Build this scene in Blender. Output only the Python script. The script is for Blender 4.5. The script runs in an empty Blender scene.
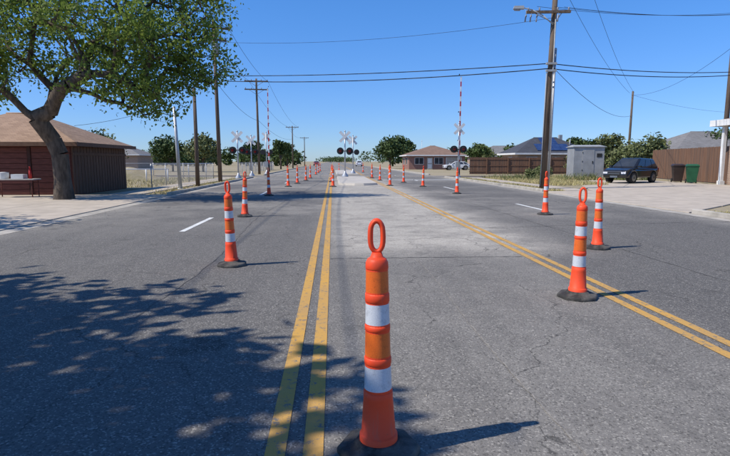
import bpy, math, random
import numpy as np
from mathutils import Vector, Matrix
R=math.radians
sc=bpy.context.scene
COL=sc.collection
# ------------------------------------------------------------------ materials
def newmat(name):
    m=bpy.data.materials.new(name); m.use_nodes=True
    nt=m.node_tree; b=nt.nodes["Principled BSDF"]
    return m,nt,b
def N(nt,t,**kw):
    n=nt.nodes.new(t)
    for k,v in kw.items(): setattr(n,k,v)
    return n
def mixc(nt,fac,a,b,bt='MIX'):
    n=nt.nodes.new('ShaderNodeMix'); n.data_type='RGBA'; n.blend_type=bt
    for i,v in ((0,fac),(6,a),(7,b)):
        if hasattr(v,'links'): nt.links.new(v,n.inputs[i])
        elif isinstance(v,(int,float)): n.inputs[i].default_value=v
        else: n.inputs[i].default_value=(*v,1)
    return n.outputs[2]
def noise(nt,scale,detail=4,rough=.6,vec=None):
    n=N(nt,'ShaderNodeTexNoise'); n.inputs['Scale'].default_value=scale
    n.inputs['Detail'].default_value=detail; n.inputs['Roughness'].default_value=rough
    if vec is not None: nt.links.new(vec,n.inputs['Vector'])
    return n.outputs[0]
def mrange(nt,v,a,b,c=0,d=1,smooth=False):
    n=N(nt,'ShaderNodeMapRange')
    if smooth: n.interpolation_type='SMOOTHSTEP'
    nt.links.new(v,n.inputs[0])
    for i,x in enumerate((a,b,c,d)): n.inputs[i+1].default_value=x
    return n.outputs[0]
def math_(nt,op,a,b=None):
    n=N(nt,'ShaderNodeMath',operation=op)
    for i,v in enumerate((a,b)):
        if v is None: continue
        if hasattr(v,'links'): nt.links.new(v,n.inputs[i])
        else: n.inputs[i].default_value=v
    return n.outputs[0]
def bump(nt,b,h,strength=.3,dist=.02):
    n=N(nt,'ShaderNodeBump'); n.inputs['Strength'].default_value=strength; n.inputs['Distance'].default_value=dist
    nt.links.new(h,n.inputs['Height']); nt.links.new(n.outputs[0],b.inputs['Normal'])
def mat(name,c1,c2=None,scale=5,rough=.8,metal=0,bmp=0,lo=.35,hi=.65,detail=4,spec=.3,stretch=None):
    m,nt,b=newmat(name)
    if c2 is None: c2=tuple(x*.75 for x in c1)
    tc=N(nt,'ShaderNodeTexCoord').outputs['Object']
    if stretch:
        mp=N(nt,'ShaderNodeMapping'); mp.inputs['Scale'].default_value=stretch
        nt.links.new(tc,mp.inputs[0]); tc=mp.outputs[0]
    n=noise(nt,scale,detail,.6,tc)
    f=mrange(nt,n,lo,hi)
    nt.links.new(mixc(nt,f,c1,c2),b.inputs['Base Color'])
    b.inputs['Roughness'].default_value=rough; b.inputs['Metallic'].default_value=metal
    b.inputs['Specular IOR Level'].default_value=spec
    if bmp: bump(nt,b,noise(nt,scale*6,3,.7,tc),bmp,.02)
    return m
def leafmat(name,c1,c2,c3,scale=.9,trans=.35):
    m,nt,b=newmat(name)
    tc=N(nt,'ShaderNodeTexCoord').outputs['Object']
    f=mrange(nt,noise(nt,scale,2,.6,tc),.35,.65)
    f2=mrange(nt,noise(nt,scale*14,1,.6,tc),.35,.65)
    c=mixc(nt,f,c1,c2); c=mixc(nt,f2,c,c3)
    nt.links.new(c,b.inputs['Base Color']); b.inputs['Roughness'].default_value=.6
    b.inputs['Specular IOR Level'].default_value=.25
    if trans:
        t=N(nt,'ShaderNodeBsdfTranslucent'); nt.links.new(c,t.inputs[0])
        mx=N(nt,'ShaderNodeMixShader'); mx.inputs[0].default_value=trans
        nt.links.new(b.outputs[0],mx.inputs[1]); nt.links.new(t.outputs[0],mx.inputs[2])
        nt.links.new(mx.outputs[0],nt.nodes['Material Output'].inputs[0])
    return m

# ------------------------------------------------------------------ mesh builder
class MB:
    def __init__(s): s.v=[];s.f=[];s.m=[];s.s=[]
    def face(s,pts,m=0,sm=False):
        i=len(s.v); s.v+= [tuple(p) for p in pts]; s.f.append(tuple(range(i,i+len(pts)))); s.m.append(m); s.s.append(sm)
    def hexa(s,b,t,m=0):
        i=len(s.v); s.v+=[tuple(p) for p in b]+[tuple(p) for p in t]
        n=len(b)
        fs=[tuple(range(n-1,-1,-1)),tuple(range(n,2*n))]+[(k,(k+1)%n,n+(k+1)%n,n+k) for k in range(n)]
        for f in fs: s.f.append(tuple(i+k for k in f)); s.m.append(m); s.s.append(False)
    def box(s,x0,x1,y0,y1,z0,z1,m=0):
        s.hexa([(x0,y0,z0),(x1,y0,z0),(x1,y1,z0),(x0,y1,z0)],[(x0,y0,z1),(x1,y0,z1),(x1,y1,z1),(x0,y1,z1)],m)
    def tube(s,p,q,r0,r1=None,n=8,m=0,caps=True):
        r1=r0 if r1 is None else r1
        p=Vector(p);q=Vector(q);d=(q-p)
        if d.length<1e-6: return
        d.normalize(); a=d.orthogonal().normalized(); b=d.cross(a)
        i=len(s.v)
        for c,r in ((p,r0),(q,r1)):
            for k in range(n):
                t=2*math.pi*k/n; s.v.append(tuple(c+a*(math.cos(t)*r)+b*(math.sin(t)*r)))
        for k in range(n):
            s.f.append((i+k,i+(k+1)%n,i+n+(k+1)%n,i+n+k)); s.m.append(m); s.s.append(True)
        if caps:
            s.f.append(tuple(i+k for k in range(n-1,-1,-1))); s.m.append(m); s.s.append(False)
            s.f.append(tuple(i+n+k for k in range(n))); s.m.append(m); s.s.append(False)
    def path(s,pts,r,n=6,m=0):
        for a,b in zip(pts[:-1],pts[1:]): s.tube(a,b,r,r,n,m,True)
    def lathe(s,prof,n=24,c=(0,0)):
        i=len(s.v)
        for z,r,_ in prof:
            for k in range(n):
                t=2*math.pi*k/n; s.v.append((c[0]+math.cos(t)*r,c[1]+math.sin(t)*r,z))
        for j in range(len(prof)-1):
            sm=abs(prof[j+1][0]-prof[j][0])>.012
            for k in range(n):
                s.f.append((i+j*n+k,i+j*n+(k+1)%n,i+(j+1)*n+(k+1)%n,i+(j+1)*n+k)); s.m.append(prof[j][2]); s.s.append(sm)
        j=len(prof)-1
        s.f.append(tuple(i+j*n+k for k in range(n))); s.m.append(prof[j][2]); s.s.append(False)
    def build(s,name,mats,loc=(0,0,0),rz=0,parent=None,bevel=0,tilt=(0,0)):
        me=bpy.data.meshes.new(name); me.from_pydata(s.v,[],s.f)
        for m in mats: me.materials.append(m)
        me.polygons.foreach_set('material_index',s.m); me.polygons.foreach_set('use_smooth',s.s)
        me.update()
        o=bpy.data.objects.new(name,me); COL.objects.link(o); o.location=loc; o.rotation_euler=(tilt[0],tilt[1],rz)
        if parent: o.parent=parent
        if bevel:
            bv=o.modifiers.new('bevel','BEVEL'); bv.width=bevel; bv.segments=2; bv.limit_method='ANGLE'
        return o
def empty(name,loc=(0,0,0),rz=0):
    o=bpy.data.objects.new(name,None); COL.objects.link(o); o.location=loc; o.rotation_euler=(0,0,rz); return o

# ------------------------------------------------------------------ camera / light / world
cam=bpy.data.cameras.new('camera'); cam.lens=26; cam.sensor_width=36; cam.clip_end=3000; cam.clip_start=.05
co=bpy.data.objects.new('camera',cam); COL.objects.link(co); co.location=(0,0,1.5)
co.rotation_euler=(R(90-7.25),0,R(-3.47)); sc.camera=co
SD=Vector((-.963,-.268,0)).normalized()*math.cos(R(51))+Vector((0,0,math.sin(R(51))))
su=bpy.data.lights.new('sun','SUN'); su.energy=5.0; su.angle=R(.53); su.color=(1,.94,.85)
so=bpy.data.objects.new('sun',su); COL.objects.link(so); so.location=(-20,-5,30); so.rotation_euler=SD.to_track_quat('Z','Y').to_euler()
w=bpy.data.worlds.new('World'); sc.world=w; w.use_nodes=True
nt=w.node_tree; sky=nt.nodes.new('ShaderNodeTexSky'); sky.sky_type='NISHITA'; sky.sun_disc=False
sky.sun_elevation=R(51); sky.sun_rotation=math.atan2(-.963,-.268); sky.altitude=300; sky.air_density=1.0; sky.dust_density=.1; sky.ozone_density=3.0
wtc=nt.nodes.new('ShaderNodeTexCoord'); wsp=nt.nodes.new('ShaderNodeSeparateXYZ'); nt.links.new(wtc.outputs['Generated'],wsp.inputs[0])
tint=mixc(nt,mrange(nt,wsp.outputs[2],0,.34,0,1,True),(.50,.70,1.12),(.46,.90,1.40))
nt.links.new(mixc(nt,1.0,sky.outputs[0],tint,'MULTIPLY'),nt.nodes['Background'].inputs[0]); nt.nodes['Background'].inputs[1].default_value=.125
sc.view_settings.view_transform='Standard'; sc.view_settings.look='None'; sc.view_settings.exposure=0

# ------------------------------------------------------------------ ground sheets
def groundmat():
    m,nt,b=newmat('dry_ground'); tc=N(nt,'ShaderNodeTexCoord').outputs['Object']
    a=mrange(nt,noise(nt,.12,4,.65,tc),.4,.62); c=mrange(nt,noise(nt,2.2,5,.75,tc),.35,.65); d=mrange(nt,noise(nt,25,3,.7,tc),.3,.7)
    k=mixc(nt,a,(.38,.31,.21),(.27,.24,.12)); k=mixc(nt,c,k,(.42,.35,.25)); k=mixc(nt,math_(nt,'MULTIPLY',d,.5),k,(.17,.15,.08))
    nt.links.new(k,b.inputs['Base Color']); b.inputs['Roughness'].default_value=.95; b.inputs['Specular IOR Level'].default_value=.1
    bump(nt,b,noise(nt,14,4,.7,tc),.6,.05); return m
def roadmat():
    m,nt,b=newmat('asphalt'); tc=N(nt,'ShaderNodeTexCoord').outputs['Object']
    sp=N(nt,'ShaderNodeSeparateXYZ'); nt.links.new(tc,sp.inputs[0]); X,Y=sp.outputs[0],sp.outputs[1]
    big=mrange(nt,noise(nt,.3,4,.6,tc),.35,.65)
    k=mixc(nt,big,(.168,.156,.140),(.215,.200,.178))
    mp=N(nt,'ShaderNodeMapping'); mp.inputs['Scale'].default_value=(2.2,.07,1); nt.links.new(tc,mp.inputs[0])
    st=mrange(nt,noise(nt,1.6,4,.6,mp.outputs[0]),.38,.66,0,.6); k=mixc(nt,st,k,(.122,.115,.106))
    rl=mrange(nt,X,3.2,3.7,0,.62,True); k=mixc(nt,rl,k,(.108,.103,.097))
    ll=mrange(nt,X,-.2,-.9,0,.55,True); k=mixc(nt,ll,k,(.125,.12,.114))
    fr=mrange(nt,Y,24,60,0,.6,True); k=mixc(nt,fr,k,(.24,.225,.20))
    e1=mrange(nt,X,-.4,.5,0,1,True); e2=mrange(nt,X,4.8,2.9,0,1,True); e3=mrange(nt,Y,7.4,9.5,.0,1,True); e4=mrange(nt,Y,52,36,0,1,True)
    wob=mrange(nt,noise(nt,.9,5,.72,tc),.38,.60); msk=math_(nt,'MULTIPLY',math_(nt,'MULTIPLY',e1,e2),math_(nt,'MULTIPLY',e3,e4))
    du=math_(nt,'MULTIPLY',msk,mrange(nt,wob,0,1,.35,1)); k=mixc(nt,du,k,(.60,.545,.455))
    cl=math_(nt,'MULTIPLY',math_(nt,'MULTIPLY',e1,mrange(nt,X,3.1,2.9,0,1,True)),.32); k=mixc(nt,math_(nt,'MULTIPLY',cl,mrange(nt,wob,0,1,.2,1)),k,(.34,.315,.275))
    du2=mrange(nt,noise(nt,.22,5,.7,tc),.45,.64,0,.62); yy=math_(nt,'MULTIPLY',mrange(nt,Y,9,17,0,1,True),mrange(nt,X,9.5,5,0.35,1,True)); k=mixc(nt,math_(nt,'MULTIPLY',du2,yy),k,(.42,.385,.33))
    g1=math_(nt,'MAXIMUM',mrange(nt,X,8.6,10.1,0,.8,True),mrange(nt,X,-6.0,-7.1,0,.7,True)); k=mixc(nt,math_(nt,'MULTIPLY',g1,mrange(nt,wob,0,1,.3,1)),k,(.38,.35,.30))
    # fine random cracking, only in worn zones
    wp=N(nt,'ShaderNodeVectorMath',operation='MULTIPLY_ADD'); nz=N(nt,'ShaderNodeTexNoise'); nz.inputs['Scale'].default_value=1.6; nz.inputs['Detail'].default_value=4; nt.links.new(tc,nz.inputs['Vector'])
    nt.links.new(nz.outputs[1],wp.inputs[0]); wp.inputs[1].default_value=(.9,.9,0); nt.links.new(tc,wp.inputs[2])
    fl=N(nt,'ShaderNodeMapping'); fl.inputs['Scale'].default_value=(1,.55,0); nt.links.new(wp.outputs[0],fl.inputs[0])
    vc=N(nt,'ShaderNodeTexVoronoi'); vc.feature='DISTANCE_TO_EDGE'; vc.inputs['Scale'].default_value=.62; nt.links.new(fl.outputs[0],vc.inputs['Vector'])
    ck=math_(nt,'MULTIPLY',mrange(nt,vc.outputs['Distance'],.0015,.006,.75,0),mrange(nt,wob,.25,.7)); k=mixc(nt,ck,k,(.055,.052,.048))
    v=N(nt,'ShaderNodeTexVoronoi'); v.inputs['Scale'].default_value=95; nt.links.new(tc,v.inputs['Vector'])
    vs=N(nt,'ShaderNodeSeparateColor'); nt.links.new(v.outputs['Color'],vs.inputs[0])
    k=mixc(nt,mrange(nt,vs.outputs[0],.76,1,0,.6),k,(.50,.465,.40)); k=mixc(nt,mrange(nt,vs.outputs[1],.7,1,0,.65),k,(.04,.038,.035))
    sm=mrange(nt,noise(nt,9,5,.75,tc),.3,.7,0,.28); k=mixc(nt,sm,k,(.09,.085,.078))
    spn=mrange(nt,noise(nt,1.7,2,.5,tc),.64,.74,0,.35); k=mixc(nt,spn,k,(.07,.067,.062))
    nt.links.new(k,b.inputs['Base Color']); b.inputs['Roughness'].default_value=.9; b.inputs['Specular IOR Level'].default_value=.15
    bump(nt,b,noise(nt,110,2,.7,tc),.6,.008); return m
def paintmat(name,col,wear):
    m,nt,b=newmat(name); tc=N(nt,'ShaderNodeTexCoord').outputs['Object']
    a=mrange(nt,noise(nt,16,5,.8,tc),wear,wear+.08); f=mrange(nt,noise(nt,1.3,4,.7,tc),.35,.7,0,.6)
    k=mixc(nt,f,col,tuple(.5*c+.09 for c in col)); k=mixc(nt,a,k,(.17,.16,.14))
    nt.links.new(k,b.inputs['Base Color']); b.inputs['Roughness'].default_value=.85; b.inputs['Specular IOR Level'].default_value=.15; bump(nt,b,noise(nt,110,2,.7,tc),.4,.006); return m
M_ground=groundmat(); M_road=roadmat()
M_yel=paintmat('yellow_paint',(.56,.315,.075),.55); M_wht=paintmat('white_paint',(.72,.72,.68),.56)
M_conc=mat('concrete',(.50,.43,.345),(.39,.335,.27),1.5,.9,bmp=.15,spec=.15)
M_kerb=mat('kerb_concrete',(.46,.42,.36),(.31,.285,.24),2.5,.9,bmp=.2,spec=.15)
M_grass=leafmat('dry_grass_blades',(.42,.35,.15),(.24,.25,.07),(.50,.41,.21),.8,0)
g=MB()
g.face([(-1600,-1600,0),(1600,-1600,0),(1600,1600,0),(-1600,1600,0)]); g.build('ground',[M_ground])
def sheet(name,polys,z,m):
    b=MB()
    for p in polys: b.face([(x,y,z) for x,y in p]) 
    return b.build(name,[m])
def rect(x0,x1,y0,y1): return [(x0,y0),(x1,y0),(x1,y1),(x0,y1)]
LK,RK=-7.1,10.2
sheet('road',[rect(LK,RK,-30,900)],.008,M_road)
sheet('side_street',[rect(-60,LK-.002,-6,10.4)],.008,M_road)
Lst=[rect(-.36,-.255,-8,900),rect(-.165,-.06,-8,900)]
sheet('yellow_centre_line',Lst,.013,M_yel)
sheet('yellow_lane_line',[rect(2.99,3.09,-8,900),rect(3.19,3.29,-8,900)],.013,M_yel)
dash=[]
for i in range(30):
    y=11.3+i*12.2-12.2; dash.append(rect(-3.27,-3.15,y,y+2.8)); dash.append(rect(6.35,6.47,y+4,y+6.8))
sheet('white_lane_line',dash,.013,M_wht)
sheet('stop_line',[rect(3.6,10.0,41.5,42.1),rect(-6.9,-.6,62,62.6)],.013,M_wht)
M_crk=mat('crack_filler',(.07,.066,.06),(.13,.122,.11),8,.9)
M_scar=mat('pale_scar',(.30,.275,.235),(.15,.14,.13),14,.95)
rnd=random.Random(4)
def strip(b,pts,w,z=.0125,m=0):
    for (p,q) in zip(pts[:-1],pts[1:]):
        d=Vector((q[0]-p[0],q[1]-p[1])).normalized(); ww=w*rnd.uniform(.5,1.3); n=Vector((-d.y,d.x))*ww/2
        b.face([(p[0]-n.x,p[1]-n.y,z),(q[0]-n.x,q[1]-n.y,z),(q[0]+n.x,q[1]+n.y,z),(p[0]+n.x,p[1]+n.y,z)],m)
b=MB()
pts=[(1.27+rnd.gauss(0,.004)+.02*math.sin(i*.09),.5+i*.07) for i in range(106)]; strip(b,pts,.010,m=1)
pts=[(-.05+i*.1,8.0+rnd.gauss(0,.012)) for i in range(31)]; strip(b,pts,.022,m=0)
pts=[(3.4+i*.15,11.6+rnd.gauss(0,.02)+i*.02) for i in range(45)]; strip(b,pts,.02,m=0)
pts=[(2.1+rnd.gauss(0,.02)+i*.05,1+i*.14) for i in range(22)]; strip(b,pts,.005,m=0)
pts=[(4.9+rnd.gauss(0,.012),2+i*.3) for i in range(90)]; strip(b,pts,.014,m=0)
pts=[(-3.3+i*.12,16.2+rnd.gauss(0,.03)) for i in range(28)]; strip(b,pts,.02,m=0)
pts=[(-1.9+rnd.gauss(0,.012)+.1*math.sin(i*.13),5+i*.25) for i in range(80)]; strip(b,pts,.010,m=0)
b.build('pavement_crack',[M_crk,M_scar])
def kerb(segs,name):
    b=MB()
    for x0,x1,y0,y1 in segs:
        n=max(1,int((y1-y0)/3.0)); L=(y1-y0)/n
        for i in range(n): b.box(x0,x1,y0+i*L+.006,y0+(i+1)*L-.006,0,.14)
    return b.build(name,[M_kerb],bevel=.02)
kerb([(LK-.16,LK,23.5,48),(LK-.16,LK,56,140)],'kerb')
kerb([(RK,RK+.16,-6,14.4),(RK,RK+.16,25.2,48),(RK,RK+.16,56,140)],'kerb')
sheet('gutter',[rect(LK+.002,LK+.4,23.5,48),rect(RK-.4,RK-.002,-6,48),rect(RK-.4,RK-.002,56,140),rect(LK+.002,LK+.4,56,140),rect(LK+.002,LK+.4,10.4,23.5)],.0125,M_kerb)
def slabs(name,polys,z,m=M_conc):
    b=MB()
    for p in polys: b.hexa([(x,y,0) for x,y in p],[(x,y,z) for x,y in p])
    return b.build(name,[m],bevel=.01)
dr=[rect(-22+i*2.98,-22+(i+1)*2.98-.02,y,y+3.3) for i in range(5) for y in (10.5,13.82,17.14,20.46)]
slabs('driveway',dr,.035)
slabs('pavement',[rect(RK+1.3,RK+2.7,25.5+i*1.5,26.98+i*1.5) for i in range(14)]+[rect(RK+1.3,RK+2.7,-4+i*1.5,-2.52+i*1.5) for i in range(12)],.05)
slabs('driveway',[[(RK+.01,14.5),(12.8,16.6),(12.8,25.4),(RK+.01,25.1)],[(12.82,16.6),(17.5,20.6),(17.5,33),(15,31),(12.82,25.4)],[(17.52,20.6),(24.0,24.0),(24.0,38.6),(19.5,39.3),(17.52,33)]],.04)
slabs('pavement',[rect(LK-2.8,LK-1.4,24+i*1.5,25.48+i*1.5) for i in range(16)],.05)
b=MB(); b.hexa([(.35,33,0),(1.3,32.2,0),(1.9,32.2,0),(2.8,33,0),(2.8,47.5,0),(.35,47.5,0)],[(.4,33.05,.15),(1.33,32.3,.15),(1.87,32.3,.15),(2.75,33.05,.15),(2.75,47.45,.15),(.4,47.45,.15)])
b.hexa([(.35,57,0),(2.8,57,0),(2.8,80,0),(.35,80,0)],[(.4,57.05,.15),(2.75,57.05,.15),(2.75,79.9,.15),(.4,79.9,.15)])
b.build('median_island',[mat('island_concrete',(.42,.385,.33),(.5,.455,.39),1.2,.9)],bevel=.02)
M_rust=mat('rail_steel',(.16,.09,.06),(.25,.2,.17),6,.5,.6); M_ballast=mat('ballast',(.30,.27,.24),(.12,.11,.10),9,.95,bmp=.8)
tr=empty('railway_track',(1.5,52,0),R(-6))
b=MB(); b.face([(-150,-1.9,.02),(150,-1.9,.02),(150,1.9,.02),(-150,1.9,.02)]); 
b.build('ballast_bed',[M_ballast],parent=tr)
b=MB()
for x in range(-9,10): b.box(x-.49,x+.49,-.62,.62,.0,.036); b.box(x-.49,x+.49,-1.7,-.83,.0,.036); b.box(x-.49,x+.49,.83,1.7,0,.036)
b.build('crossing_panels',[M_kerb],parent=tr)
b=MB()
for s in (-1,1): b.box(-150,150,s*.72-.035,s*.72+.035,0,.05)
b.build('rails',[M_rust],parent=tr)
rng=np.random.default_rng(12)
b=MB()
for i in range(900):
    if i<600: x=rng.uniform(.1,3.0); y=rng.uniform(2.0,16)
    else: x=rng.choice([rng.uniform(9.0,10.1),rng.uniform(-7.0,-6.3)]); y=rng.uniform(6,24)
    s=rng.uniform(.002,.006) if i%6 else rng.uniform(.004,.009); a=rng.uniform(0,6.28)
    q=[(x+s*math.cos(a+k*1.57)*rng.uniform(.7,1.2),y+s*math.sin(a+k*1.57)*rng.uniform(.7,1.2)) for k in range(4)]
    b.hexa([(u,v,.006) for u,v in q],[(x+(u-x)*.6,y+(v-y)*.6,.008+s*rng.uniform(.8,1.4)) for u,v in q])
b.build('loose_gravel',[mat('gravel_stone',(.42,.38,.32),(.22,.2,.17),4,.9)])

# ------------------------------------------------------------------ delineators
def orange():
    m,nt,b=newmat('orange_plastic'); tc=N(nt,'ShaderNodeTexCoord').outputs['Object']
    oi=N(nt,'ShaderNodeObjectInfo'); va=N(nt,'ShaderNodeVectorMath'); va.operation='ADD'; nt.links.new(tc,va.inputs[0]); cxr=N(nt,'ShaderNodeCombineXYZ'); nt.links.new(math_(nt,'MULTIPLY',oi.outputs['Random'],9.0),cxr.inputs[0]); nt.links.new(cxr.outputs[0],va.inputs[1]); tc=va.outputs[0]
    f=mrange(nt,noise(nt,7,5,.75,tc),.5,.75,0,.4); k=mixc(nt,f,(.90,.078,.022),(.72,.11,.045))
    f2=mrange(nt,noise(nt,38,4,.8,tc),.62,.72,0,.5); k=mixc(nt,f2,k,(.30,.09,.05))
    sp=N(nt,'ShaderNodeMapping'); sp.inputs['Scale'].default_value=(30,30,3); nt.links.new(tc,sp.inputs[0]); f3=mrange(nt,noise(nt,1,3,.7,sp.outputs[0]),.62,.75,0,.3); k=mixc(nt,f3,k,(.42,.16,.10))
    nt.links.new(k,b.inputs['Base Color']); b.inputs['Roughness'].default_value=.5; b.inputs['Specular IOR Level'].default_value=.3
    bump(nt,b,noise(nt,30,2,.6,tc),.12,.004); return m
def sheeting(name,c,c2):
    m,nt,b=newmat(name); tc=N(nt,'ShaderNodeTexCoord').outputs['Object']
    v=N(nt,'ShaderNodeTexVoronoi'); v.feature='DISTANCE_TO_EDGE'; v.inputs['Scale'].default_value=95; nt.links.new(tc,v.inputs['Vector'])
    k=mixc(nt,mrange(nt,v.outputs['Distance'],.0,.12,.5,0),c,c2); f=mrange(nt,noise(nt,20,5,.8,tc),.54,.7,0,.6); k=mixc(nt,f,k,tuple(x*.55 for x in c2))
    nt.links.new(k,b.inputs['Base Color']); b.inputs['Roughness'].default_value=.35; return m
M_or=orange(); M_sil=sheeting('silver_sheeting',(.62,.64,.66),(.44,.46,.49)); M_os=sheeting('orange_sheeting',(.80,.155,.02),(.62,.10,.018))
M_rub=mat('black_rubber',(.035,.033,.03),(.15,.135,.115),7,.8,bmp=.4,lo=.42,hi=.72)
def deline_mesh():
    b=MB()
    b.lathe([(0,.215,3),(.025,.215,3),(.04,.20,3),(.052,.13,3),(.075,.115,3),(.075,.0995,3)],8)
    prof=[(.055,.099,0),(.105,.097,0),(.112,.088,0),(.30,.0745,0),(.335,.074,0),(.338,.070,0),(.35,.0697,1),(.468,.066,0),(.478,.0657,0),(.482,.0685,0),(.512,.068,0),(.515,.065,0),(.525,.0648,2),(.645,.0615,0),(.652,.0613,0),(.655,.064,0),(.678,.0635,0),(.681,.061,0),(.688,.0608,1),(.79,.0582,0),(.797,.058,0),(.80,.061,0),(.838,.060,0),(.842,.0575,0),(.85,.0573,2),(.955,.0552,0),(.962,.055,0),(.966,.057,0),(.995,.055,0),(1.012,.047,0),(1.022,.032,0),(1.045,.024,0)]
    b.lathe(prof,28)
    i=len(b.v); NU,NV=28,10
    for u in range(NU):
        t=2*math.pi*u/NU; cx=math.cos(t); cz=math.sin(t)
        px=.031*cx; pz=.058*max(-1,min(1,cz*1.0))+ (.024 if cz>0 else -.012)*min(1,abs(cz)*3)
        nx,nz=cx,cz
        for v in range(NV):
            a=2*math.pi*v/NV; r=.0135
            b.v.append((px+nx*math.cos(a)*r,math.sin(a)*r*1.35,1.117+pz+nz*math.cos(a)*r))
    for u in range(NU):
        for v in range(NV):
            b.f.append((i+u*NV+v,i+((u+1)%NU)*NV+v,i+((u+1)%NU)*NV+(v+1)%NV,i+u*NV+(v+1)%NV)); b.m.append(0); b.s.append(True)
    return b
DP=[(.225,2.545,0),(-1.46,7.56,.15),(-2.38,14.33,.4),(-2.76,23,.2),(-2.6,31,.5),(-2.37,35.5,0),(-2.05,40.5,.3),(-1.95,46,.1),(-1.85,58,0),(-1.8,66,0),(-1.8,76,0),(.0,30.8,.1),(2.68,5.52,.1),(4.52,8.68,-.2),(5.92,14.36,.1),(5.67,23.9,.3),(5.24,30.6,.2),(3.45,31.9,0),(4.9,36.5,.1),(3.6,40.5,.1),(3.4,46,0),(4.6,43,0),(4.4,60,0),(4.0,70,0),(-.1,38,0),(-.1,44,0),(1.0,85,0)]
dm=deline_mesh(); first=None
rr=random.Random(2)
for i,(x,y,r) in enumerate(DP):
    if first is None:
        first=dm.build('traffic_delineator',[M_or,M_sil,M_os,M_rub],(x,y,.012),r-.06,tilt=(.004,-.012)); o=first
    else:
        o=bpy.data.objects.new('traffic_delineator',first.data); COL.objects.link(o); o.location=(x,y,.012); o.rotation_euler=(rr.gauss(0,.012),rr.gauss(0,.02),r+rr.uniform(-.5,.5))

# ------------------------------------------------------------------ trees
def leaves(b_pts,count,size,rng,spread,sizevar=.4,droop=0):
    n=len(b_pts)*count
    c=np.repeat(b_pts,count,axis=0)+rng.normal(0,1,(n,3))*spread
    d=rng.normal(0,1,(n,3)); d[:,2]-=droop; d/=np.linalg.norm(d,axis=1)[:,None]
    a=rng.normal(0,1,(n,3)); a-=d*(a*d).sum(1)[:,None]; a/=np.linalg.norm(a,axis=1)[:,None]
    s=size*(1+rng.uniform(-sizevar,sizevar,n))[:,None]
    v=np.stack([c-d*s*.6,c+a*s*.32,c+d*s*.6,c-a*s*.32],1).reshape(-1,3)
    return v,n
def mesh_leaves(name,v,n,m,parent=None):
    me=bpy.data.meshes.new(name); me.vertices.add(len(v)); me.vertices.foreach_set('co',v.astype(np.float32).ravel())
    me.loops.add(4*n); me.loops.foreach_set('vertex_index',np.arange(4*n,dtype=np.int32)); me.polygons.add(n)
    me.polygons.foreach_set('loop_start',np.arange(0,4*n,4,dtype=np.int32)); me.polygons.foreach_set('loop_total',np.full(n,4,dtype=np.int32))
    me.materials.append(m); me.update(calc_edges=True); me.validate()
    o=bpy.data.objects.new(name,me); COL.objects.link(o)
    if parent: o.parent=parent
    return o
M_bark=mat('bark',(.15,.115,.085),(.065,.05,.038),9,.95,bmp=.9,stretch=(1,1,.25))
def tree(name,loc,blobs,fork,npts,lc,ls,spread,lm,seed,trunk_r,droop=.3):
    rng=np.random.default_rng(seed); par=empty(name,loc)
    tg=[]
    for (x,y,z,r) in blobs:
        k=max(3,int(npts*r*r)); p=rng.normal(0,1,(k,3)); p/=np.linalg.norm(p,axis=1)[:,None]
        p*=(rng.uniform(.25,1,k)**.5)[:,None]*r; p[:,2]*=.8; tg.append(p+np.array([x,y,z]))
    tg=np.concatenate(tg); f=np.array(fork,float)
    nodes=[np.array([0,0,-.1]),f*np.array([.35,.35,.45]),f]; par_i=[-1,0,1]
    order=np.argsort(np.linalg.norm(tg-f,axis=1)); cents=np.array([b_[:3] for b_ in blobs],float)
    order0=np.argsort(np.linalg.norm(cents-f,axis=1))
    arr=np.array(nodes)
    def attach(t,step,jit,bias):
        nonlocal arr
        d=np.linalg.norm(arr-t,axis=1)+bias*np.linalg.norm(arr-f,axis=1); d[:2]=1e9
        i=int(np.argmin(d)); s=arr[i]; L=np.linalg.norm(t-s); k=max(1,int(L/step))
        up=np.array([0,0,.12*L])
        new=[]
        for j in range(1,k+1):
            u=j/k; p=s+(t-s)*u+up*math.sin(math.pi*u)*.7
            if j<k: p=p+rng.normal(0,jit,3)*L
            par_i.append(i if j==1 else len(arr)+len(new)-1); new.append(p)
        arr=np.concatenate([arr,np.array(new)])
    for i in order0: attach(cents[i],.5,.02,.35)
    tips=[]
    for i in order: attach(tg[i],.45,.03,.12); tips.append(len(arr)-1)
    cnt=np.zeros(len(arr))
    for t in tips: cnt[t]+=1
    for i in range(len(arr)-1,0,-1): cnt[par_i[i]]+=cnt[i]
    rad=np.maximum(.006,trunk_r*(cnt/cnt[0])**.52)
    b=MB()
    for i in range(1,len(arr)):
        p=par_i[i]; r0=rad[p] if i<3 else min(rad[p],rad[i]*1.35)
        if i==1: r0*=1.35
        b.tube(arr[p],arr[i],r0,rad[i],10 if rad[i]>.06 else (6 if rad[i]>.02 else 4),0,False)
    b.build('trunk_and_limbs',[M_bark],parent=par)
    pts=arr[tips]; 
    v,n=leaves(pts,lc,ls,rng,spread,.45,droop); mesh_leaves('foliage',v,n,lm,par)
    return par
LM1=leafmat('leaves_fresh',(.165,.245,.038),(.10,.165,.03),(.235,.30,.06),.7,.45)
LM2=leafmat('leaves_dark',(.055,.09,.024),(.04,.065,.018),(.085,.12,.033),.5,0)
LM3=leafmat('leaves_olive',(.12,.15,.042),(.075,.10,.033),(.17,.18,.075),.5,0)
rs=random.Random(11)
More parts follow.
